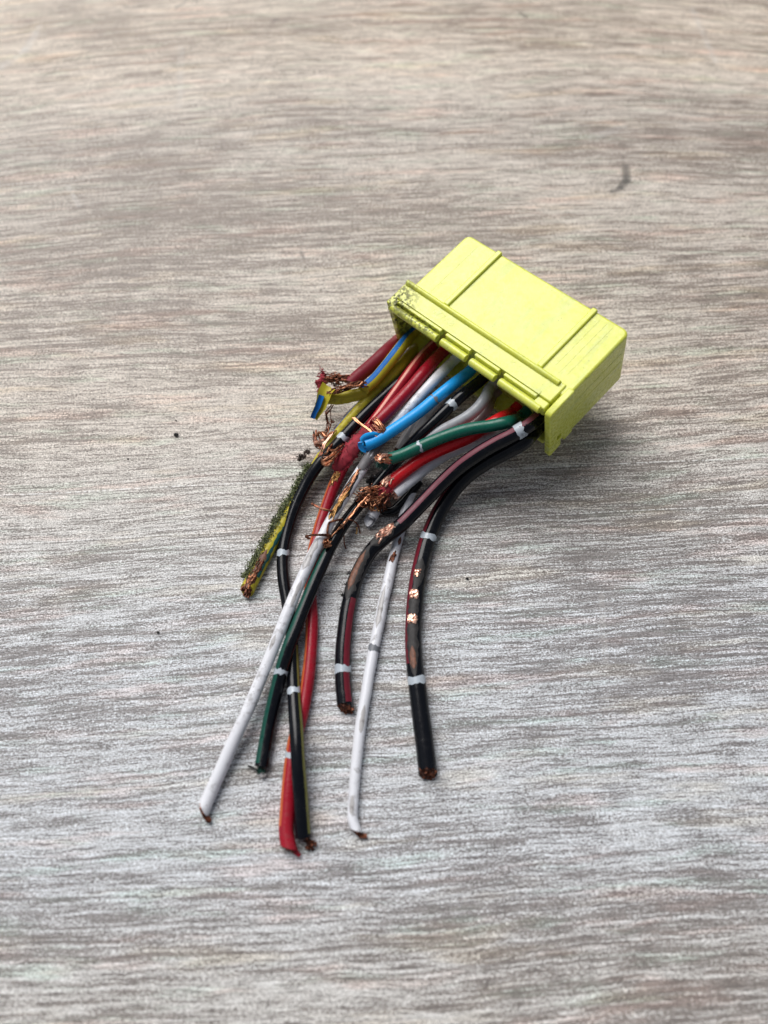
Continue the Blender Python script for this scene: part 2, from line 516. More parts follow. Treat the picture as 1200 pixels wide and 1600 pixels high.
# collar: hood round the wire side
mb = MB()
mb.box(1.2, 40.1, 2.2, CD, -1.7, 0, HF)                       # roof
mb.box(.0, 1.5, .3, CD - .02, -13.5, -.12, HF)               # left cheek
mb.box(1.5, 39.3, 1.2, CD - .04, -15.2, -13.9, HF)           # floor
mb.box(1.5, 39.4, 5.3, 6.4, -13.9, -1.7, HF)                 # wall the wires come through
mb.box(31.5, 39.3, 1.3, 3.9, -4.6, -1.72, HF)
mb.box(1.5, 4.2, 1.6, 3.9, -5.2, -1.72, HF)
collar = build_local('collar', mb, YP, housing, bevel=.28)
# right cheek with its two feet and the small window
mb = MB()
prof = [(.15, -.55), (.75, -.25), (CD, -.15), (CD, -14.6), (4.3, -14.9), (4.3, -13.2), (3.4, -13.2), (3.4, -15.2), (.35, -HH), (0, -15.3), (0, -.9)]
mb.prism(prof, 40.55, HX + .25, lambda a, p, q: Vector((a, p, q)))
cheek = build_local('side_plate', mb, YP, housing, bevel=.25)
mb = MB(); mb.box(HX - .6, HX + 1.2, 2.1, 3.3, -12.0, -10.5, HF)
cut = build_local('cutter', mb, YP, None, smooth=False)
cut.matrix_world = cheek.matrix_local
bm_ = cheek.modifiers.new('cut', 'BOOLEAN'); bm_.object = cut; bm_.operation = 'DIFFERENCE'; bm_.solver = 'EXACT'
cut.matrix_world = Matrix.Identity(4)
par, cheek.parent = cheek.parent, None
bpy.context.view_layer.update()
me = bpy.data.meshes.new_from_object(cheek.evaluated_get(bpy.context.evaluated_depsgraph_get()))
cheek.modifiers.clear(); cheek.data = me; cheek.parent = par
bpy.data.objects.remove(cut)
mb2 = MB(); mb2.box(39.3, 40.6, 2.6, CD - .4, -14.2, -1.0, HF)
build_local('web', mb2, YP, housing, bevel=.1)
# bead along the back edge of the collar
mb = MB()
pr = [(5.55 + .6 + .6 * math.cos(a), -.08 + .80 * math.sin(a)) for a in [math.pi * i / 8 for i in range(9)]]
mb.prism(pr, .35, 38.9, lambda a, p, q: Vector((a, p, q)))
build_local('bead', mb, YP, housing, sharp=60, bevel=.12)
# fine raised mould line across the roof
mb = MB()
mb.box(2.2, 37.5, 2.2, 2.95, 0.0, .10, HF)
build_local('step', mb, YP, housing, bevel=.08)
# latch fingers along the front edge, slots between
seg_x = [(2.2, 13.9), (15.0, 21.4), (22.5, 28.6), (29.7, 37.4)]
for i, (a, b) in enumerate(seg_x):
    mb = MB()
    mb.box(a, b, 1.42, 2.2, -1.5, -.02 if i else .02, HF)
    mb.box(a + .1, b - .1, .6, 1.45, -1.55, -.95, HF)
    f = build_local('latch_finger', mb, YP, housing, bevel=.22)
    mb = MB()
    y0, zc, rr = .38, -1.02, .80
    pr = [(y0 + rr * math.cos(t), zc + rr * math.sin(t)) for t in [2 * math.pi * j / 18 for j in range(18)]]
    e = .0 if i != 3 else 1.9
    mb.prism(pr, a - (1.2 if i == 0 else 0), b + e, lambda q, p, s: Vector((q, p, s)))
    build_local('rolled_lip', mb, YP, housing, sharp=60, bevel=.12)
mb = MB(); mb.box(37.4, 40.1, .5, 2.2, -1.6, -.35, HF)
build_local('roof_corner', mb, YP, housing, bevel=.3)
mb = MB(); mb.box(1.2, 2.2, .3, 2.2, -1.5, -.15, HF)
build_local('roof_corner', mb, YP, housing, bevel=.3)
# two long ribs over the shell
for rx in (10.2, 33.6):
    mb = MB()
    mb.box(rx - .62, rx + .62, CD + .0, HD + .12, z1 - .3, z1 + .52, HF)
    build_local('rib', mb, YP, housing, bevel=.3)
mb = MB()
for lx in (35.6, 37.1, 38.5):
    mb.box(lx, lx + .10, CD + 1 + (lx % 1) * 2, HD - 1.2, z1 - .1, z1 + .035, HF)
for lz in (-4.8, -7.6):
    mb.box(HX - .1, HX + .035, CD + .3, HD - 2.0, lz, lz + .12, HF)
for lx in (5.4,):
    mb.box(lx, lx + .10, CD + .8, HD - 1.5, z1 - .1, z1 + .03, HF)
build_local('mould_line', mb, YP, housing, smooth=False)
# very faint raised moulding marks on the roof of the collar
for tx, body in ((9.0, '6Y7A8'), (19.6, '2HO'), (28.6, 'K 0')):
    cu = bpy.data.curves.new('moulded_mark', 'FONT')
    cu.body = body; cu.size = 2.1 * S; cu.extrude = .008 * S; cu.align_x = 'LEFT'
    tmp = bpy.data.objects.new('moulded_mark', cu)
    me = bpy.data.meshes.new_from_object(tmp)
    bpy.data.objects.remove(tmp)
    me.materials.clear(); me.materials.append(YP)
    o = bpy.data.objects.new('moulded_mark', me)
    COL.objects.link(o); o.parent = housing
    me.transform(Matrix.Translation(Vector((tx, 3.55, .012)) * S))

# ------------------------------------------------------------------ wires
def spline(pts, step=.6):
    P = [pts[0] * 2 - pts[1]] + list(pts) + [pts[-1] * 2 - pts[-2]]
    dense = []
    for i in range(1, len(P) - 2):
        p0, p1, p2, p3 = P[i - 1:i + 3]
        t01 = max((p1 - p0).length, 1e-3) ** .5; t12 = max((p2 - p1).length, 1e-3) ** .5; t23 = max((p3 - p2).length, 1e-3) ** .5
        m1 = (p2 - p1 + t12 * ((p1 - p0) / t01 - (p2 - p0) / (t01 + t12)))
        m2 = (p2 - p1 + t12 * ((p3 - p2) / t23 - (p3 - p1) / (t12 + t23)))
        for j in range(14):
            t = j / 14
            h = t * t
            dense.append(p1 * (2 * h * t - 3 * h + 1) + m1 * (h * t - 2 * h + t) + p2 * (-2 * h * t + 3 * h) + m2 * (h * t - h))
    dense.append(P[-2])
    L = [0]
    for a, b in zip(dense, dense[1:]): L.append(L[-1] + (b - a).length)
    n = max(4, int(L[-1] / step))
    out, j = [], 0
    for i in range(n + 1):
        s = L[-1] * i / n
        while j < len(L) - 2 and L[j + 1] < s: j += 1
        f = (s - L[j]) / max(L[j + 1] - L[j], 1e-9)
        out.append(dense[j].lerp(dense[j + 1], min(1, f)))
    return out, L[-1]

class Wire:
    def __init__(self, label, mat, r, pts, inside=5.0, parts=None, wob=.025, r_end=None, open_end=False, name='wire', cut=(0, 0)):
        P = []
        for q in pts:
            if len(q) == 2:
                e = exit_pt(*q)
                P += [e + CY * inside, e + CY * (inside * .3), e]
            else:
                P.append(at(*q))
        self.r = r
        self.r_end = r_end
        self.cut = cut
        self.C, self.L = spline(P)
        n = len(self.C)
        sd_ = random.random() * 50
        self.C = [c + Vector((mnoise.noise(Vector((i * .13, sd_, 0))), mnoise.noise(Vector((i * .13, sd_, 5))), 0)) * wob * 2 for i, c in enumerate(self.C)]
        self.T = [(self.C[min(i + 1, n - 1)] - self.C[max(i - 1, 0)]).normalized() for i in range(n)]
        self.N, self.B = [], []
        for t in self.T:
            nn = (Vector((0, 0, 1)) - t * t.z).normalized()
            self.N.append(nn); self.B.append(t.cross(nn))
        self.sd = sd_
        self.px = [self.to_px(c) for c in self.C]
        mb = MB()
        self.skin(mb, 0, 1, 1.0, cap0=True, cap1=not open_end, cut=cut)
        if open_end:
            self.skin(mb, .94, 1, .62, inner=True, cut=cut)
            n0 = len(mb.v)
        self.o = build(name, mb, mat, root)
        self.o['label'] = label
    @staticmethod
    def to_px(p):
        d = p - EYE
        w = d.dot(FW)
        return (600 + FPX * d.x / w, 800 - FPX * d.dot(UP) / w)
    def t_of(self, x, y):
        """position along the wire nearest to the picture point"""
        i = min(range(len(self.px)), key=lambda q: (self.px[q][0] - x) ** 2 + (self.px[q][1] - y) ** 2)
        return i / (len(self.C) - 1)
    def rad(self, t):
        r = self.r
        if self.r_end: r = self.r + (self.r_end - self.r) * max(0, (t - .7) / .3) ** 1.5
        return r
    def fr(self, t):
        f = t * (len(self.C) - 1)
        i = min(int(f), len(self.C) - 2); f -= i
        c = self.C[i].lerp(self.C[i + 1], f)
        return c, self.T[i].lerp(self.T[i + 1], f).normalized(), self.N[i].lerp(self.N[i + 1], f).normalized(), self.B[i].lerp(self.B[i + 1], f).normalized()
    def surf(self, t, th, k=1.0, add=0.0):
        c, T, N, B = self.fr(t)
        r = self.rad(t) * (1 + .045 * mnoise.noise(Vector((t * self.L * .22, self.sd, math.cos(th) * .6))))
        return c + (N * math.cos(th) + B * math.sin(th)) * (r * k + add)
    def skin(self, mb, t0, t1, k, add=0.0, cap0=False, cap1=False, n=20, inner=False, cut=(0, 0), rag=0.0):
        m = max(2, int((t1 - t0) * self.L / .6)) + 1
        P = []
        c, T, N, B = self.fr(t1)
        for i in range(m):
            t = t0 + (t1 - t0) * i / (m - 1)
            for j in range(n):
                th = 6.28319 * j / n
                p = self.surf(t, th, k, add)
                if i == m - 1 and (cut[0] or cut[1]):
                    p = p + T * self.r * (cut[0] * math.cos(th) + cut[1] * math.sin(th))
                if rag and i in (0, m - 1):
                    p = p + T * (rag * mnoise.noise(Vector((th * 1.3, self.sd + i, 2.0))))
                P.append(p)
        F = [(i * n + j, i * n + (j + 1) % n, (i + 1) * n + (j + 1) % n, (i + 1) * n + j) for i in range(m - 1) for j in range(n)]
        if inner: F = [f[::-1] for f in F]
        if cap0: F.append(tuple(range(n))[::-1])
        if cap1: F.append(tuple(range((m - 1) * n, m * n)))
        mb.add(P, F)
    def strip(self, mb, t0, t1, th, half, add=.02, rag=0.0, ncr=5, taper=0.0):
        """a patch of surface lying on the wire: th and half may be functions of 0..1"""
        m = max(3, int((t1 - t0) * self.L / .5)) + 1
        P = []
        for i in range(m):
            f = i / (m - 1)
            t = t0 + (t1 - t0) * f
            a = th(f) if callable(th) else th
            h = half(f) if callable(half) else half
            if taper: h *= min(1, (min(f, 1 - f) / taper + .02)) ** .6
            if rag: h *= 1 + rag * mnoise.noise(Vector((f * self.L * (t1 - t0) * .8, self.sd, 3)))
            for j in range(ncr):
                q = -1 + 2 * j / (ncr - 1)
                P.append(self.surf(t, a + h * q, 1.0, add * (1.0 if 0 < j < ncr - 1 else .35)))
        F = [(i * ncr + j, i * ncr + j + 1, (i + 1) * ncr + j + 1, (i + 1) * ncr + j) for i in range(m - 1) for j in range(ncr - 1)]
        mb.add(P, F)
    # --- parts of a wire
    def stripe(self, mat, th, half, t0=0.0, t1=1.0, name='stripe', rag=.06):
        mb = MB(); self.strip(mb, t0, t1, th, half, .022, rag)
        return build(name, mb, mat, self.o)
    def band(self, x, y, w=1.5, mat='band'):
        t = self.t_of(x, y); h = w * .78 / 2 / self.L
        mb = MB(); self.skin(mb, max(0, t - h), min(1, t + h), 1.0, .035, n=28, rag=.6)
        return build('marking_band', mb, M[mat], self.o)
    def gouge(self, p0, p1, th, half, mat='rust', add=.045, rag=.5):
        t0, t1 = sorted((self.t_of(*p0), self.t_of(*p1)))
        mb = MB(); self.strip(mb, t0, t1, th, half, add, rag, 7, .25)
        return build('scorched_patch', mb, M[mat], self.o)
    def bare(self, p0, p1, th, half, n=22, mat='rose', rr=.13, lift=.10, ln=1.6):
        """bare copper showing through: short crossed strands lying in the wire's surface"""
        t0, t1 = sorted((self.t_of(*p0), self.t_of(*p1)))
        mb = MB()
        for _ in range(n):
            t = random.uniform(t0, t1); a = th + random.uniform(-half, half)
            dt = random.uniform(.4, 1.0) * ln / self.L; da = random.uniform(-.5, .5)
            q = []
            for j in range(5):
                f = j / 4 - .5
                q.append(self.surf(min(1, t + dt * f), a + da * f, 1.0, lift * (1 - 3 * f * f) + random.uniform(-.05, .05)))
            mb.tube(q, rr * random.uniform(.7, 1.15), 5)
        return setp(build('bare_copper', mb, M[mat], self.o), kind='stuff')
    def core(self, n=14, mat='rose', out=(.25, .7), rr=.19, spread=.74, splay=.0):
        """ends of the cut strands standing out of the insulation"""
        c, T, N, B = self.fr(1.0)
        r = self.rad(1.0)
        mb = MB()
        for i in range(n):
            a = i * 2.39996; d = spread * r * math.sqrt((i + .5) / n)
            o = N * math.cos(a) * d + B * math.sin(a) * d + T * (d * (self.cut[0] * math.cos(a) + self.cut[1] * math.sin(a)))
            h = random.uniform(*out)
            e = c + o * (1 + splay) + T * h + Vector([random.uniform(-.15, .15) for _ in range(3)])
            mb.tube([c + o - T * .4, c + o, (c + o) * .4 + e * .6, e], rr * random.uniform(.8, 1.15), 6)
        return setp(build('copper_core', mb, M[mat], self.o), kind='stuff')

def wiggle(pts, amp, step=.45, fq=.9):
    """spline through picture points with a little crinkle"""
    P, L = spline([at(*q) if len(q) == 3 and not isinstance(q, Vector) else Vector(q) for q in pts], step)
    s = random.random() * 99
    return [p + Vector([mnoise.noise(Vector((i * fq * .3, s, k * 7.0))) for k in range(3)]) * amp * min(1, i * .5) for i, p in enumerate(P)]

def strands(parent, pts, n, spread, mat='copper', rr=.13, amp=.5, name='copper_strands', trim=.25, tighten=0.0):
    mb = MB()
    base_pts = [at(*q) for q in pts]
    for i in range(n):
        a = random.random() * 6.283; d = spread * math.sqrt(random.random())
        off = Vector((math.cos(a) * d, math.sin(a) * d * .7, math.sin(a * 1.7) * d * .7))
        q = [p + off * (1 - tighten * (1 - j / max(1, len(base_pts) - 1))) + Vector([random.uniform(-.15, .15) * spread for _ in range(3)]) for j, p in enumerate(base_pts)]
        w = wiggle(q, amp)
        if trim:
            k = int(len(w) * random.uniform(0, trim)); w = w[:max(3, len(w) - k)]
        mb.tube(w, rr * random.uniform(.8, 1.2), 6)
    return setp(build(name, mb, M[mat], parent), kind='stuff' if n > 1 else None)

def tangle(parent, c, size, n, mat='copper', rr=.13, ln=3.0, name='copper_strands'):
    mb = MB()
    c = at(*c)
    for _ in range(n):
        p = c + Vector([random.gauss(0, size * s * .5) for s in (1, 1, .6)])
        p.z = max(p.z, .25)
        d = Vector([random.gauss(0, 1) for _ in range(3)]); d.z *= .5; d.normalize()
        q = [p]
        for j in range(7):
            d = (d + Vector([random.gauss(0, .38) for _ in range(3)])).normalized()
            if (q[-1] - c).length > size: d = (d * .6 + (c - q[-1]).normalized() * .6).normalized()
            nx = q[-1] + d * ln / 7; nx.z = max(nx.z, .2)
            q.append(nx)
        mb.tube(q, rr * random.uniform(.75, 1.15), 5)
    return setp(build(name, mb, M[mat], parent), kind='stuff')

def fray(parent, cs, n, mat, size, name='frayed_insulation', spike=1.0, lump=3, rough=.45):
    """torn, hairy insulation: small lumps with tapering shreds"""
    mb = MB()
    for i, c in enumerate(cs):
        c = at(*c)
        for j in range(lump):
            o = Vector([random.gauss(0, size * .35) for _ in range(3)])
            mb.blob(c + o, size * random.uniform(.45, .8), size * random.uniform(.45, .8), size * random.uniform(.35, .6), rough, i * 7 + j, 2, 0, 1.6)
        for j in range(n):
            d = Vector([random.gauss(0, 1) for _ in range(3)]).normalized()
            p = c + Vector((d.x, d.y, d.z * .7)) * size * random.uniform(.5, 1.0)
            l = random.uniform(.3, 1.0) * spike
            d2 = (d + Vector([random.gauss(0, .6) for _ in range(3)])).normalized()
            mb.tube([p - d * .2, p + d * l * .5, p + d * l * .5 + d2 * l * .5], lambda t: .10 * (1 - .8 * t), 4)
    return setp(build(name, mb, M[mat], parent), kind='stuff')

def ribbon(mb, pts, widths, side, thick=.35):
    """a torn flap of insulation with thickness, following pts; side(i) gives the width direction"""
    n = len(pts)
    P = []
    for i, p in enumerate(pts):
        t = (pts[min(i + 1, n - 1)] - pts[max(i - 1, 0)]).normalized()
        s = side - t * side.dot(t); s.normalize()
        nn = s.cross(t)
        w = widths[0] + (widths[1] - widths[0]) * i / (n - 1)
        w *= 1 + .12 * mnoise.noise(Vector((i * .7, 3, 1)))
        for q in (-1, -.5, 0, .5, 1):
            P.append(p + s * w * q * .5 - nn * (.28 * w * q * q) + nn * thick * .5)
        for q in (1, .5, 0, -.5, -1):
            P.append(p + s * w * q * .5 - nn * (.28 * w * q * q) - nn * thick * .5)
    m = 10
    F = [(i * m + j, i * m + (j + 1) % m, (i + 1) * m + (j + 1) % m, (i + 1) * m + j) for i in range(n - 1) for j in range(m)]
    F += [tuple(range(m))[::-1], tuple(range((n - 1) * m, n * m))]
    mb.add(P, F)

def torn_skin(parent, pts, widths, mat, hairs=60, nc=9):
    """a burst, flattened length of insulation: an arched sheet with ragged edges and fine hairs"""
    P, L = spline([at(*q) for q in pts], .3)
    n = len(P)
    mb = MB(); V = []; edge = []
    for i, p in enumerate(P):
        f = i / (n - 1)
        k = f * (len(widths) - 1); j = min(int(k), len(widths) - 2)
        w = widths[j] + (widths[j + 1] - widths[j]) * (k - j)
        t = (P[min(i + 1, n - 1)] - P[max(i - 1, 0)]).normalized()
        sd_ = t.cross(Vector((0, 0, 1))).normalized()
        nn = sd_.cross(t)
        for m in range(nc):
            q = -1 + 2 * m / (nc - 1)
            r = 1 + .30 * mnoise.noise(Vector((i * .55, 5 if q > 0 else 9, 0))) * abs(q) + .16 * mnoise.noise(Vector((i * 1.7, 15 if q > 0 else 19, 0))) * abs(q)
            c = p + sd_ * (q * w * .5 * r) + nn * (-.30 * w * q * q + .22 * mnoise.noise(Vector((i * .22, m * .5, 3))) + .035 * mnoise.noise(Vector((i * .8, m * 1.4, 8))))
            V.append(c)
            if m in (0, nc - 1): edge.append((c, sd_ * (1 if q > 0 else -1)))
    F = [(i * nc + m, i * nc + m + 1, (i + 1) * nc + m + 1, (i + 1) * nc + m) for i in range(n - 1) for m in range(nc - 1)]
    mb.add(V, F)
    o = build('torn_insulation', mb, M[mat], parent, sharp=80)
    md_ = o.modifiers.new('skin', 'SOLIDIFY'); md_.thickness = .25 * S
    mb = MB()
    for _ in range(hairs):
        c, d = random.choice(edge) if random.random() < .75 else (random.choice(V), Vector((0, 0, 1)))
        d = (d + Vector([random.gauss(0, .5) for _ in range(3)])).normalized()
        l = random.uniform(.2, .75)
        d2 = (d + Vector([random.gauss(0, .5) for _ in range(3)])).normalized()
        mb.tube([c - d * .2, c + d * l * .5, c + d * l * .5 + d2 * l * .5], lambda t: .085 * (1 - .8 * t), 4)
    setp(build('frayed_insulation', mb, M[mat], parent), kind='stuff')

# 1 thick dark red
A = Wire('thick dark red wire, outermost on the left, torn open at its end', M['maroon'], 1.42,
         [(624, 530), (602, 551, 8.0), (580, 571, 7.8), (558, 590, 7.4), (548, 599, 7.2)], cut=(.2, .5))
strands(A.o, [(556, 594, 7.6), (540, 592, 7.8), (520, 591, 7.4), (500, 596, 6.8)], 26, 1.0, 'dark_copper', .15, .5)
tangle(A.o, (525, 593, 7.2), 1.5, 34, 'dark_copper', .13, 2.2)
fray(A.o, [(504, 590, 7.0), (500, 600, 6.6), (503, 609, 6.2)], 20, 'fray', 1.0, spike=.9)
fray(A.o, [(503, 580, 7.4)], 16, 'fray', .55, spike=1.3, lump=1)
# 2 yellow with the blue stripe, slit open
B = Wire('yellow wire with a broad blue stripe, slit open with copper showing', M['yellow'], 1.2,
         [(642, 524), (622, 548, 9.2), (601, 575, 8.8), (584, 595, 8.2), (568, 609, 7.6)], cut=(-.5, .3))
B.stripe(M['blue_line'], .30, .52)
strands(B.o, [(572, 603, 8.6), (558, 600, 8.8), (540, 606, 8.4), (524, 612, 8.0), (512, 615, 7.8)], 20, .75, 'dark_copper', .14, .35)
strands(B.o, [(566, 597, 9.1), (560, 602, 9.2), (545, 604, 8.9), (528, 609, 8.6)], 7, .6, 'copper', .13, .4)
mb = MB()
ribbon(mb, spline([at(572, 612, 7.0), at(552, 617, 6.8), at(530, 620, 6.7), at(514, 618, 6.8), at(506, 611, 7.0)], .5)[0], (2.2, 3.2), Vector((.25, .9, .35)))
ribbon(mb, spline([at(516, 606, 7.6), at(508, 617, 7.2), at(502, 632, 6.2), at(494, 645, 5.0), at(490, 653, 4.2)], .5)[0], (3.2, 1.5), Vector((1, .25, .2)))
flap = build('torn_insulation', mb, M['yellow'], B.o)
mb = MB()
ribbon(mb, spline([at(503, 618, 7.5), at(498, 632, 6.5), at(491, 645, 5.3), at(488, 653, 4.5)], .5)[0], (1.1, .9), Vector((1, .25, .2)), .42)
build('stripe', mb, M['blue_line'], B.o)
# 3 yellow with green corrosion
C3 = Wire('yellow wire lying on the table, furred with green corrosion, bare copper tip', M['yellow'], 1.16,
          [(652, 542), (622, 576, 6.4), (594, 606, 5.6), (566, 634, 4.8), (538, 666, 4.0), (512, 700, 3.0), (489, 738, 2.2), (465, 779, 1.5), (440, 823, 1.2), (416, 866, 1.18), (399, 898, 1.18), (386, 922, 1.18)], r_end=1.35, cut=(-.7, 0))
C3.stripe(M['blue_line'], 1.2, .33, .10, C3.t_of(505, 712), rag=.4)
C3.stripe(M['teal_line'], -.72, .30, C3.t_of(440, 826), .96, rag=.9)
C3.gouge((420, 862), (386, 924), -.05, .62, 'rust', .04, .7)
C3.bare((408, 880), (386, 922), -.1, .45, 26, 'dark_copper', .13, .06)
C3.bare((395, 900), (384, 922), .1, .4, 10, 'copper', .12, .10, 2.2)
C3.core(12, 'dark_copper', (.2, .9), .26)
mbA, mbB = MB(), MB()
for i in range(5200):
    f = random.random()
    t = C3.t_of(492, 732) + (C3.t_of(388, 905) - C3.t_of(492, 732)) * f
    th = random.gauss(1.25, .48)
    h = abs(random.gauss(0, .62)) * (.75 + .6 * mnoise.noise(Vector((f * 9, 1, 1))))
    p = C3.surf(t, th, 1.0, h)
    p.z = max(p.z, .12)
    l = random.uniform(.12, .36)
    d = Vector([random.gauss(0, 1) for _ in range(3)]).normalized(); e = d.orthogonal().normalized() * l * .45
    q = p + d * l
    (mbA if random.random() < .6 else mbB).add([p - e * .6, p + e * .6, q + e, q - e + Vector((0, 0, .1))], [(0, 1, 2, 3)])
setp(build('corrosion_fur', mbA, M['moss'], C3.o, smooth=False), kind='stuff')
setp(build('corrosion_fur', mbB, M['moss_dark'], C3.o, smooth=False), kind='stuff')
fray(C3.o, [(474, 712, 1.6), (481, 705, 1.8), (468, 714, 1.4)], 26, 'dirt', .65, 'dirt_clump', .6, 2)
fray(C3.o, [(519, 660, 3.0), (512, 672, 2.8), (526, 670, 3.2)], 10, 'rust', .5, 'dirt_clump', .6, 1)
strands(C3.o, [(520, 635, 4.2), (512, 650, 3.6), (516, 665, 3.2), (505, 680, 3.0)], 5, .8, 'dark_copper', .12, .8)
# 4 taupe
D4 = Wire('thin grey brown wire half hidden between the yellow and the black wire', M['taupe'], .85,
          [(640, 566), (612, 592, 5.0), (586, 614, 4.2), (562, 634, 3.2), (540, 655, 2.2)])
# 5 black with olive stripe
E5 = Wire('black wire with an olive stripe, ending beside the long red wire', M['black'], 1.15,
          [(660, 566), (628, 594, 6.6), (600, 619, 6.2), (573, 645, 5.8), (547, 672, 5.4), (522, 699, 4.9), (501, 722, 4.2), (480, 753, 3.0), (462, 790, 2.0), (449, 830, 1.3), (442, 868, 1.17), (443, 905, 1.17), (449, 942, 1.17), (455, 985, 1.17), (457, 1030, 1.2), (459, 1080, 1.9), (463, 1140, 3.4), (466, 1190, 3.6), (470, 1250, 2.4), (474, 1308, 1.25)], r_end=1.3)
t_ = E5.t_of(455, 1010)
E5.stripe(M['olive'], -1.05, .30, t_, .995)
for q in ((534, 684), (441, 867), (460, 1083)): E5.band(*q, 1.5)
E5.core(8, 'dark_copper', (.1, .4), .22)
tangle(E5.o, (485, 1318, .5), 1.0, 14, 'dark_copper', .13, 1.6)
strands(E5.o, [(476, 1312, 1.0), (484, 1318, .6), (492, 1316, .5)], 4, .4, 'dark_copper', .15, .3)
# 6 long red with peach / orange stripe
F6 = Wire('long red wire with a peach and orange stripe, furthest down the table', M['red'], 1.16,
          [(668, 548), (642, 580, 7.6), (619, 612, 7.0), (597, 642, 6.4), (576, 670, 5.6), (556, 698, 4.6), (539, 724, 3.5), (524, 754, 2.5), (510, 792, 1.6), (498, 830, 1.2), (490, 862, 1.17), (486, 895, 1.17), (485, 930, 1.17), (487, 970, 1.17), (486, 1015, 1.17), (481, 1062, 1.17), (473, 1112, 1.17), (460, 1160, 1.17), (454, 1202, 1.2), (450, 1252, 1.2), (447, 1298, 1.2), (451, 1324, 1.2)], r_end=1.26, cut=(.2, -.6))
t_ = F6.t_of(575, 668)
F6.stripe(M['peach'], .25, .24, 0, t_)
F6.stripe(M['orange'], 1.0, .36, F6.t_of(522, 756), .97)
F6.band(455, 1182, 1.6)
F6.bare((527, 742), (520, 758), .2, .55, 20, 'gold', .14, .10, 1.4)
F6.core(8, 'dark_copper', (.2, .8), .22)
mb = MB()
ribbon(mb, spline([at(457, 1322, 1.3), at(462, 1330, .9), at(469, 1336, .5)], .4)[0], (1.2, .5), Vector((.8, .5, .1)), .3)
build('torn_insulation', mb, M['red'], F6.o)
# 7 red, frayed
G7 = Wire('short red wire left of the white one, frayed with copper curling out', M['red'], 1.25,
          [(690, 552), (664, 580, 9.2), (641, 607, 9.2), (617, 633, 9.0), (598, 652, 8.8), (586, 664, 8.4)], cut=(-.4, .3))
torn_skin(G7.o, [(590, 657, 8.2), (580, 668, 7.9), (568, 679, 7.5), (556, 691, 7.0), (545, 704, 6.4), (535, 716, 5.7), (526, 727, 4.8), (520, 733, 4.0)], [2.6, 2.9, 3.2, 3.4, 3.5, 3.3, 2.9, 1.9], 'fray', 130)
strands(G7.o, [(586, 656, 9.6), (592, 663, 10.0), (598, 671, 9.9), (597, 680, 9.4)], 14, .6, 'dark_copper', .14, .25)
strands(G7.o, [(588, 658, 10.0), (594, 666, 10.3), (600, 675, 9.9)], 4, .5, 'copper', .13, .2)
strands(G7.o, [(552, 653, 9.0), (562, 662, 9.4), (574, 671, 9.6), (584, 680, 9.6), (594, 684, 9.4)], 4, .28, 'copper', .13, .25)
strands(G7.o, [(582, 666, 9.6), (592, 675, 9.8), (600, 672, 9.8)], 8, .5, 'dark_copper', .15, .35)
# copper wound round the black wire
for (p, q) in (((500, 716), (530, 700)), ((503, 712), (528, 706)), ((502, 722), (530, 708)), ((500, 719), (526, 713)), ((504, 724), (524, 717)), ((506, 706), (520, 696)), ((512, 700), (532, 698))):
    mx = ((p[0] + q[0]) / 2, (p[1] + q[1]) / 2 + 5, 6.5)
    strands(G7.o, [(p[0], p[1], 4.2), (p[0] + 5, p[1] + 3, 6.3), mx, (q[0] - 3, q[1] + 1, 6.3), (q[0] + 3, q[1] - 3, 5.6)], 2, .22, random.choice(('copper', 'copper', 'rose')), .17, .18, trim=.1)
strands(C3.o, [(494, 680, 3.6), (500, 676, 4.8), (510, 682, 5.2), (522, 672, 5.0)], 5, .7, 'copper', .17, .4)
strands(C3.o, [(494, 690, 3.6), (503, 690, 5.0), (514, 684, 5.0)], 4, .6, 'rose', .16, .4)
strands(C3.o, [(518, 680, 6.6), (508, 694, 6.6), (502, 708, 6.0), (498, 716, 5.0)], 3, .35, 'rose', .17, .35)
strands(C3.o, [(494, 676, 3.4), (496, 696, 3.4), (508, 700, 4.0)], 6, .9, 'dark_copper', .15, .6)
# 8 long white, stripped in the middle
H8 = Wire('long white wire stripped to copper half way, reaching furthest left', M['white'], 1.06,
          [(706, 566), (681, 592, 9.2), (656, 619, 8.6), (631, 646, 7.8), (606, 675, 7.0), (585, 703, 6.3), (564, 735, 5.8), (544, 767, 5.5), (525, 798, 5.2), (508, 831, 4.8), (490, 864, 4.5), (470, 907, 4.4), (451, 952, 4.35), (430, 1005, 3.8), (408, 1060, 3.3), (386, 1112, 2.9), (363, 1162, 2.2), (343, 1207, 1.5), (327, 1243, 1.1), (319, 1262, 1.06)], r_end=1.15, cut=(.3, -.9))
H8.gouge((604, 678), (562, 736), .0, 1.9, 'soot', .055, .25)
H8.gouge((560, 738), (512, 812), .15, .85, 'char', .03, .6)
H8.bare((558, 742), (536, 780), .1, .30, 16, 'copper', .13, .12, 2.6)
H8.bare((538, 776), (517, 808), -.1, .32, 16, 'gold', .13, .12, 5.0)
strands(H8.o, [(488, 787, 6.0), (498, 793, 6.6), (510, 797, 6.8), (520, 799, 6.5)], 3, .15, 'dark_copper', .15, .15, trim=.1)
H8.gouge((500, 846), (476, 896), .25, .6, 'dirty_white', .03, .8)
H8.gouge((470, 908), (452, 950), -.35, .35, 'dirty_white', .03, .8)
H8.gouge((434, 996), (424, 1020), .3, .3, 'dirty_white', .03, .8)
H8.core(10, 'dark_copper', (.2, .5), .24)
strands(H8.o, [(317, 1262, 1.0), (321, 1274, .8), (328, 1283, .4)], 10, .45, 'dark_copper', .2, .1, trim=.2)
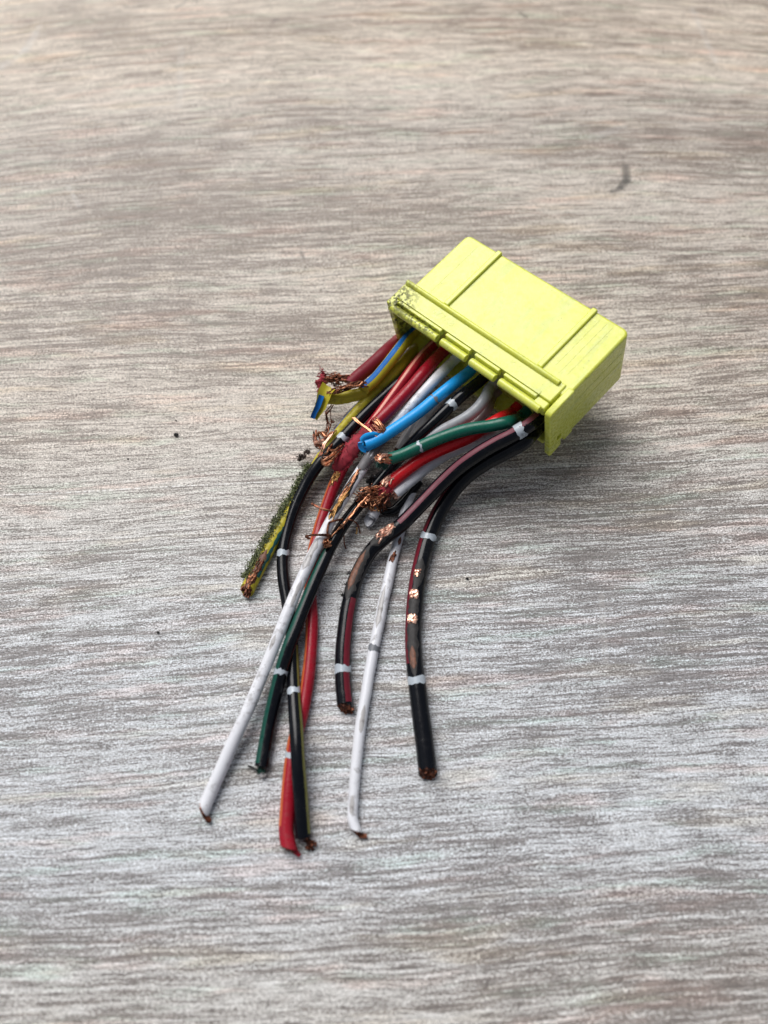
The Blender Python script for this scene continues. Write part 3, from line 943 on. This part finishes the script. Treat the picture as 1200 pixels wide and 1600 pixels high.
# 9 light blue
J9 = Wire('light blue wire with its end peeled open', M['sky_blue'], 1.16,
          [(734, 580), (706, 602, 10.4), (681, 622, 10.2), (656, 643, 9.8), (632, 660, 9.4), (611, 674, 9.0), (596, 684, 8.6), (582, 692, 8.0), (570, 696, 7.4)], open_end=True, r_end=1.25, cut=(-.5, .2))
J9.band(677, 626, .55, 'dark_band')
mb = MB()
ribbon(mb, spline([at(592, 679, 9.6), at(580, 680, 9.7), at(570, 683, 9.2), at(564, 690, 8.2), at(566, 699, 7.2), at(573, 702, 6.8)], .3)[0], (.9, 1.2), Vector((.25, .5, .8)), .26)
build('torn_insulation', mb, M['sky_blue'], J9.o)
fray(J9.o, [(569, 698, 7.0), (566, 707, 6.2)], 14, 'fray_green', .4, spike=.7, lump=1)
# 10, 11 short whites under the bundle
K10 = Wire('short dirty white wire running under the black wire', M['dirty_white'], 1.0,
           [(708, 600), (690, 622, 5.4), (670, 644, 4.4), (656, 664, 3.6), (643, 686, 2.8)])
L11 = Wire('short white wire between the blue and the green wire, cut to copper', M['dirty_white'], 1.05,
           [(698, 604), (676, 630, 4.4), (655, 655, 3.4), (640, 675, 2.8), (629, 693, 2.2), (623, 703, 1.8)])
L11.core(14, 'dark_copper', (.1, .5), .2)
# 12 black, then black with green stripe
M12 = Wire('black wire with a green stripe passing beneath the bundle to the lower left', M['black'], 1.16,
           [(752, 594), (727, 614, 10.2), (706, 633, 9.6), (686, 652, 8.8), (664, 673, 7.6), (645, 692, 6.2), (625, 714, 4.6), (606, 736, 3.3), (588, 757, 2.6), (570, 779, 2.3), (552, 800, 2.3), (535, 823, 2.6), (520, 848, 3.0), (506, 877, 3.45), (492, 908, 3.6), (478, 942, 3.6), (465, 975, 3.6), (452, 1008, 3.5), (441, 1042, 2.9), (431, 1082, 2.1), (422, 1122, 1.4), (415, 1162, 1.2), (409, 1198, 1.2)], r_end=1.25)
M12.stripe(M['deep_green'], .75, .5, M12.t_of(520, 848), .995)
M12.band(705, 632, 1.7); M12.band(442, 1048, 1.2)
fray(M12.o, [(405, 1204, 1.0), (409, 1208, .8)], 12, 'fray_green', .5, spike=.8, lump=2)
strands(M12.o, [(404, 1203, .9), (396, 1199, .6), (388, 1196, .5)], 3, .2, 'char', .14, .2)
strands(M12.o, [(407, 1207, .7), (412, 1213, .5)], 5, .4, 'dirty_white', .2, .1)
# 13 grey
N13 = Wire('grey wire curving out beside the black one under the green wire', M['grey'], 1.12,
           [(766, 606), (758, 622, 11.2), (746, 638, 10.8), (730, 651, 10.0), (711, 662, 9.0), (690, 673, 7.8), (668, 686, 6.6), (648, 698, 5.6), (628, 711, 4.4), (612, 724, 3.2)])
# 14 pinkish
O14 = Wire('thin faded pink wire behind the grey wire', M['pinkish'], .9,
           [(770, 622), (762, 640, 8.0), (750, 654, 7.2), (735, 666, 6.4), (718, 677, 5.4), (700, 690, 4.2)])
# 15 green
Q15 = Wire('green wire crossing over the red one, copper spilling from its end', M['green'], 1.2,
           [(814, 652), (792, 660, 13.6), (768, 665, 13.0), (741, 669, 12.4), (712, 676, 11.6), (682, 687, 10.8), (652, 700, 10.0), (628, 711, 9.4), (610, 717, 9.2)], cut=(.3, 0))
Q15.band(655, 697, .6)
fray(Q15.o, [(597, 722, 8.6), (603, 729, 8.2), (592, 727, 8.0), (608, 712, 9.0)], 22, 'fray_green', .75, spike=.7, lump=2)
strands(Q15.o, [(608, 716, 10.0), (598, 718, 10.1), (590, 714, 9.9)], 20, .85, 'copper', .16, .4)
Q15.core(14, 'rose', (.6, 1.3), .17)
strands(Q15.o, [(606, 711, 10.2), (598, 712, 10.5), (593, 719, 10.5)], 12, .5, 'rose', .16, .25)
# 16 bright red
P16 = Wire('bright red wire under the green one, burst open at its end', M['bright_red'], 1.26,
           [(800, 645), (780, 655, 11.4), (758, 668, 10.4), (735, 682, 9.6), (710, 693, 8.9), (682, 705, 8.2), (655, 720, 7.5), (632, 737, 6.8), (613, 752, 6.2), (602, 762, 5.8)], cut=(-.6, .2))
P16.bare((614, 750), (600, 764), .45, .7, 24, 'rose', .17, .12, 1.6)
fray(P16.o, [(598, 768, 5.2), (606, 770, 5.0)], 14, 'fray', .7, spike=.8, lump=2)
P16.core(16, 'copper', (.5, 1.6), .17, splay=.2)
for q in ((574, 768, 4.6), (562, 780, 4.2), (570, 789, 3.6), (582, 795, 3.2), (594, 792, 3.0), (558, 770, 4.8)):
    m_ = ((q[0] + 602) / 2 + random.uniform(-6, 6), (q[1] + 768) / 2 + random.uniform(-4, 6), 5.4)
    strands(P16.o, [(606, 764, 5.8), m_, q, (q[0] + random.uniform(-6, 8), q[1] + random.uniform(-2, 8), max(.5, q[2] - 1.2))], 9, .75, random.choice(('dark_copper', 'dark_copper', 'copper')), .12, 1.0, trim=.4)
tangle(P16.o, (583, 778, 4.0), 2.4, 22, 'dark_copper', .12, 5.0)
tangle(P16.o, (574, 774, 4.6), 1.9, 10, 'copper', .12, 4.6)
tangle(P16.o, (585, 784, 3.6), 1.6, 8, 'gold', .11, 4.0)
torn_skin(P16.o, [(606, 757, 6.9), (599, 765, 6.6), (593, 773, 5.8), (590, 781, 4.6)], [2.2, 2.3, 2.2, 1.4], 'fray', 40)
fray(P16.o, [(582, 748, 3.2), (590, 744, 3.0), (575, 752, 2.8)], 12, 'char', .75, 'scorched_lump', .6, 2)
strands(P16.o, [(578, 772, 5.2), (562, 790, 5.0), (549, 805, 4.8), (538, 818, 4.6), (526, 830, 4.2), (517, 838, 3.8)], 5, .28, 'copper', .15, .35, trim=.3)
strands(P16.o, [(560, 776, 5.2), (552, 772, 5.4), (544, 771, 5.4)], 2, .2, 'copper', .14, .2)
strands(P16.o, [(542, 811, 4.8), (553, 815, 4.6), (560, 824, 3.8), (562, 834, 3.0)], 1, .1, 'dark_copper', .14, .2, 'copper_strand', 0)
strands(P16.o, [(557, 824, 4.0), (558, 829, 3.6), (556, 834, 3.2)], 1, .1, 'gold', .2, .3, 'copper_strand', 0)
strands(P16.o, [(536, 816, 4.6), (537, 832, 3.0), (538, 848, 1.4), (540, 858, .4)], 1, .1, 'dark_copper', .15, .15, 'copper_strand', 0)
strands(P16.o, [(535, 812, 4.9), (526, 813, 5.8), (515, 818, 6.2), (512, 832, 6.0), (515, 842, 5.6)], 2, .15, 'dark_copper', .18, .2, trim=0)
strands(P16.o, [(516, 838, 5.4), (506, 836, 6.3), (494, 836, 6.3), (482, 837, 5.6), (478, 839, 4.6), (484, 842, 4.0)], 3, .2, 'dark_copper', .16, .12, trim=0)
strands(P16.o, [(533, 820, 4.8), (524, 832, 5.2), (516, 840, 5.4)], 1, .1, 'copper', .15, .1, 'copper_strand', 0)
strands(P16.o, [(578, 792, 4.2), (585, 798, 4.0), (592, 793, 4.2)], 1, .1, 'copper', .14, .1, 'copper_strand', 0)
tangle(P16.o, (511, 849, 5.0), .85, 22, 'copper', .15, 1.4)
# 17 short white with bright cut
R17 = Wire('stubby white wire below the red one with a clean copper cut', M['white'], 1.16,
           [(792, 664), (768, 680, 7.6), (740, 692, 6.6), (712, 703, 5.8), (690, 714, 5.4), (668, 729, 5.1), (648, 746, 4.9), (630, 761, 4.8), (617, 772, 4.7)])
R17.core(26, 'rose', (.3, .8), .17, .95)
fray(R17.o, [(604, 784, 3.6), (607, 788, 3.2)], 10, 'rust', .6, 'corroded_core', .5, 2)
# 18 hollow white stub
S18 = Wire('hollow stub of white wire below the copper tangle', M['white'], 1.12,
           [(618, 742, 2.6), (604, 763, 2.4), (594, 782, 2.2), (586, 799, 2.0), (578, 812, 1.8)], open_end=True, cut=(-1.1, 0))
# 19 black loop under the stub
X19 = Wire('short black wire looping under the white stub', M['black'], .95,
           [(655, 752, 2.6), (640, 772, 2.0), (625, 789, 1.5), (611, 799, 1.2), (600, 797, 1.1), (594, 788, 1.1)])
# 20 long white on the right
V20 = Wire('long white wire passing under the black and pink wire, copper nicks along it', M['white'], 1.0,
           [(662, 728, 3.2), (646, 762, 2.2), (634, 795, 1.3), (625, 830, 1.02), (616, 866, 1.02), (608, 900, 1.02), (600, 936, 1.02), (592, 976, 1.02), (584, 1014, 1.02), (577, 1052, 1.02), (569, 1100, 1.02), (561, 1150, 1.02), (556, 1200, 1.02), (552, 1250, 1.02), (551, 1280, 1.02), (556, 1297, 1.0)], wob=.06, r_end=.85, cut=(.2, -.6))
V20.band(584, 1013, 1.5, 'dark_band')
V20.gouge((614, 866), (609, 880), .1, .6, 'rust', .03)
V20.bare((614, 868), (610, 879), .1, .35, 8, 'dark_copper', .14, .05, 1.2)
V20.gouge((620, 838), (616, 852), -.5, .4, 'rust', .03)
V20.gouge((604, 915), (590, 985), .3, .45, 'dirty_white', .03, .9)
V20.gouge((569, 1100), (562, 1145), -.2, .5, 'dirty_white', .03, .9)
V20.gouge((553, 1240), (551, 1275), .2, .6, 'dirty_white', .03, .9)
V20.core(8, 'dark_copper', (.1, .5), .2)
strands(V20.o, [(556, 1298, .8), (564, 1306, .5), (574, 1306, .4)], 9, .4, 'dark_copper', .17, .2)
# 21 black with pink stripe
T21 = Wire('black wire with a dusty pink stripe, scorched open in the middle', M['black'], 1.42,
           [(846, 648), (824, 666, 15.2), (801, 680, 14.0), (771, 695, 12.2), (741, 713, 10.4), (713, 734, 8.4), (688, 757, 6.8), (665, 781, 5.6), (643, 804, 4.8), (622, 824, 4.2), (602, 839, 3.5), (583, 857, 2.6), (566, 883, 1.8), (553, 913, 1.5), (545, 946, 1.45), (539, 986, 1.45), (536, 1022, 1.45), (536, 1062, 1.45), (540, 1106, 1.45)], r_end=1.5, cut=(-.55, -.45))
t_ = T21.t_of(625, 822)
T21.stripe(M['pink'], .22, .36, 0, t_)
T21.stripe(M['wine'], -.55, .42, T21.t_of(548, 935), .99)
T21.band(812, 676, 1.8); T21.band(537, 1047, 1.7)
T21.gouge((622, 822), (586, 856), .3, 1.0, 'char', .06, .5)
T21.bare((618, 824), (592, 846), .35, .58, 60, 'rose', .19, .16, 1.5)
T21.gouge((584, 858), (549, 940), .35, .95, 'char', .05, .6)
T21.gouge((578, 866), (553, 925), .4, .42, 'rust', .10, .6)
T21.core(24, 'dark_copper', (.03, .16), .30, .84)
fray(T21.o, [(541, 912, 1.6), (536, 930, 1.2), (534, 950, .9), (546, 895, 1.8)], 12, 'char', .42, spike=.4, lump=1)
# 22 black with red stripe
U22 = Wire('black wire with a wine red stripe, furthest right, with round copper nicks', M['black'], 1.55,
           [(842, 664), (818, 690, 12.2), (790, 706, 10.2), (760, 722, 8.0), (735, 739, 6.0), (713, 761, 4.2), (695, 786, 2.9), (680, 813, 2.0), (668, 843, 1.6), (659, 876, 1.58), (652, 911, 1.58), (648, 946, 1.58), (646, 986, 1.58), (647, 1026, 1.58), (652, 1071, 1.58), (658, 1121, 1.58), (664, 1166, 1.58), (669, 1208, 1.58)], r_end=1.65, cut=(-.6, -.05))
U22.stripe(M['wine'], lambda f: .75 + .25 * f, .36, 0, U22.t_of(646, 1040))
U22.band(667, 840, 1.7); U22.band(651, 1066, 1.8)
U22.gouge((660, 876), (650, 925), .0, .6, 'char', .04, .5)
U22.gouge((652, 912), (645, 1058), .2, .7, 'char', .05, .5)
for y, n, h in ((899, 8, .22), (932, 18, .42), (972, 20, .42)):
    x = {899: 654, 932: 649, 972: 646}[y]
    U22.bare((x + 1, y - (5 if n > 10 else 3)), (x - 1, y + (5 if n > 10 else 3)), .22, h, n * 2, 'rose', .2, .14, .8)
U22.gouge((646, 1010), (648, 1048), .2, .34, 'rust', .10, .5)
fray(U22.o, [(637, 1000, 1.2), (637, 1020, 1.2), (638, 1042, 1.2)], 8, 'fray', .26, spike=.3, lump=1)
U22.core(26, 'dark_copper', (.03, .16), .32, .84)

# ------------------------------------------------------------------ grit on the table
for i, (x, y, r, lab) in enumerate(((275, 679, .42, 'black crumb of grit lying left of the torn wires'),
                                    (275, 657, .16, 'tiny black speck just above the larger crumb at left'),
                                    (730, 904, .26, 'small black speck on the table right of the wires'),
                                    (247, 988, .24, 'dark speck on the table left of the long white wire'),
                                    (200, 717, .15, 'tiny dark speck on the table at far left'))):
    mb = MB()
    c = at(x, y, r * .7)
    mb.blob(c, r * 1.1, r * .85, r * .8, .4, i, 2)
    setp(build('crumb', mb, M['crumb']), lab, 'crumb', None, 'specks of grit on the table')
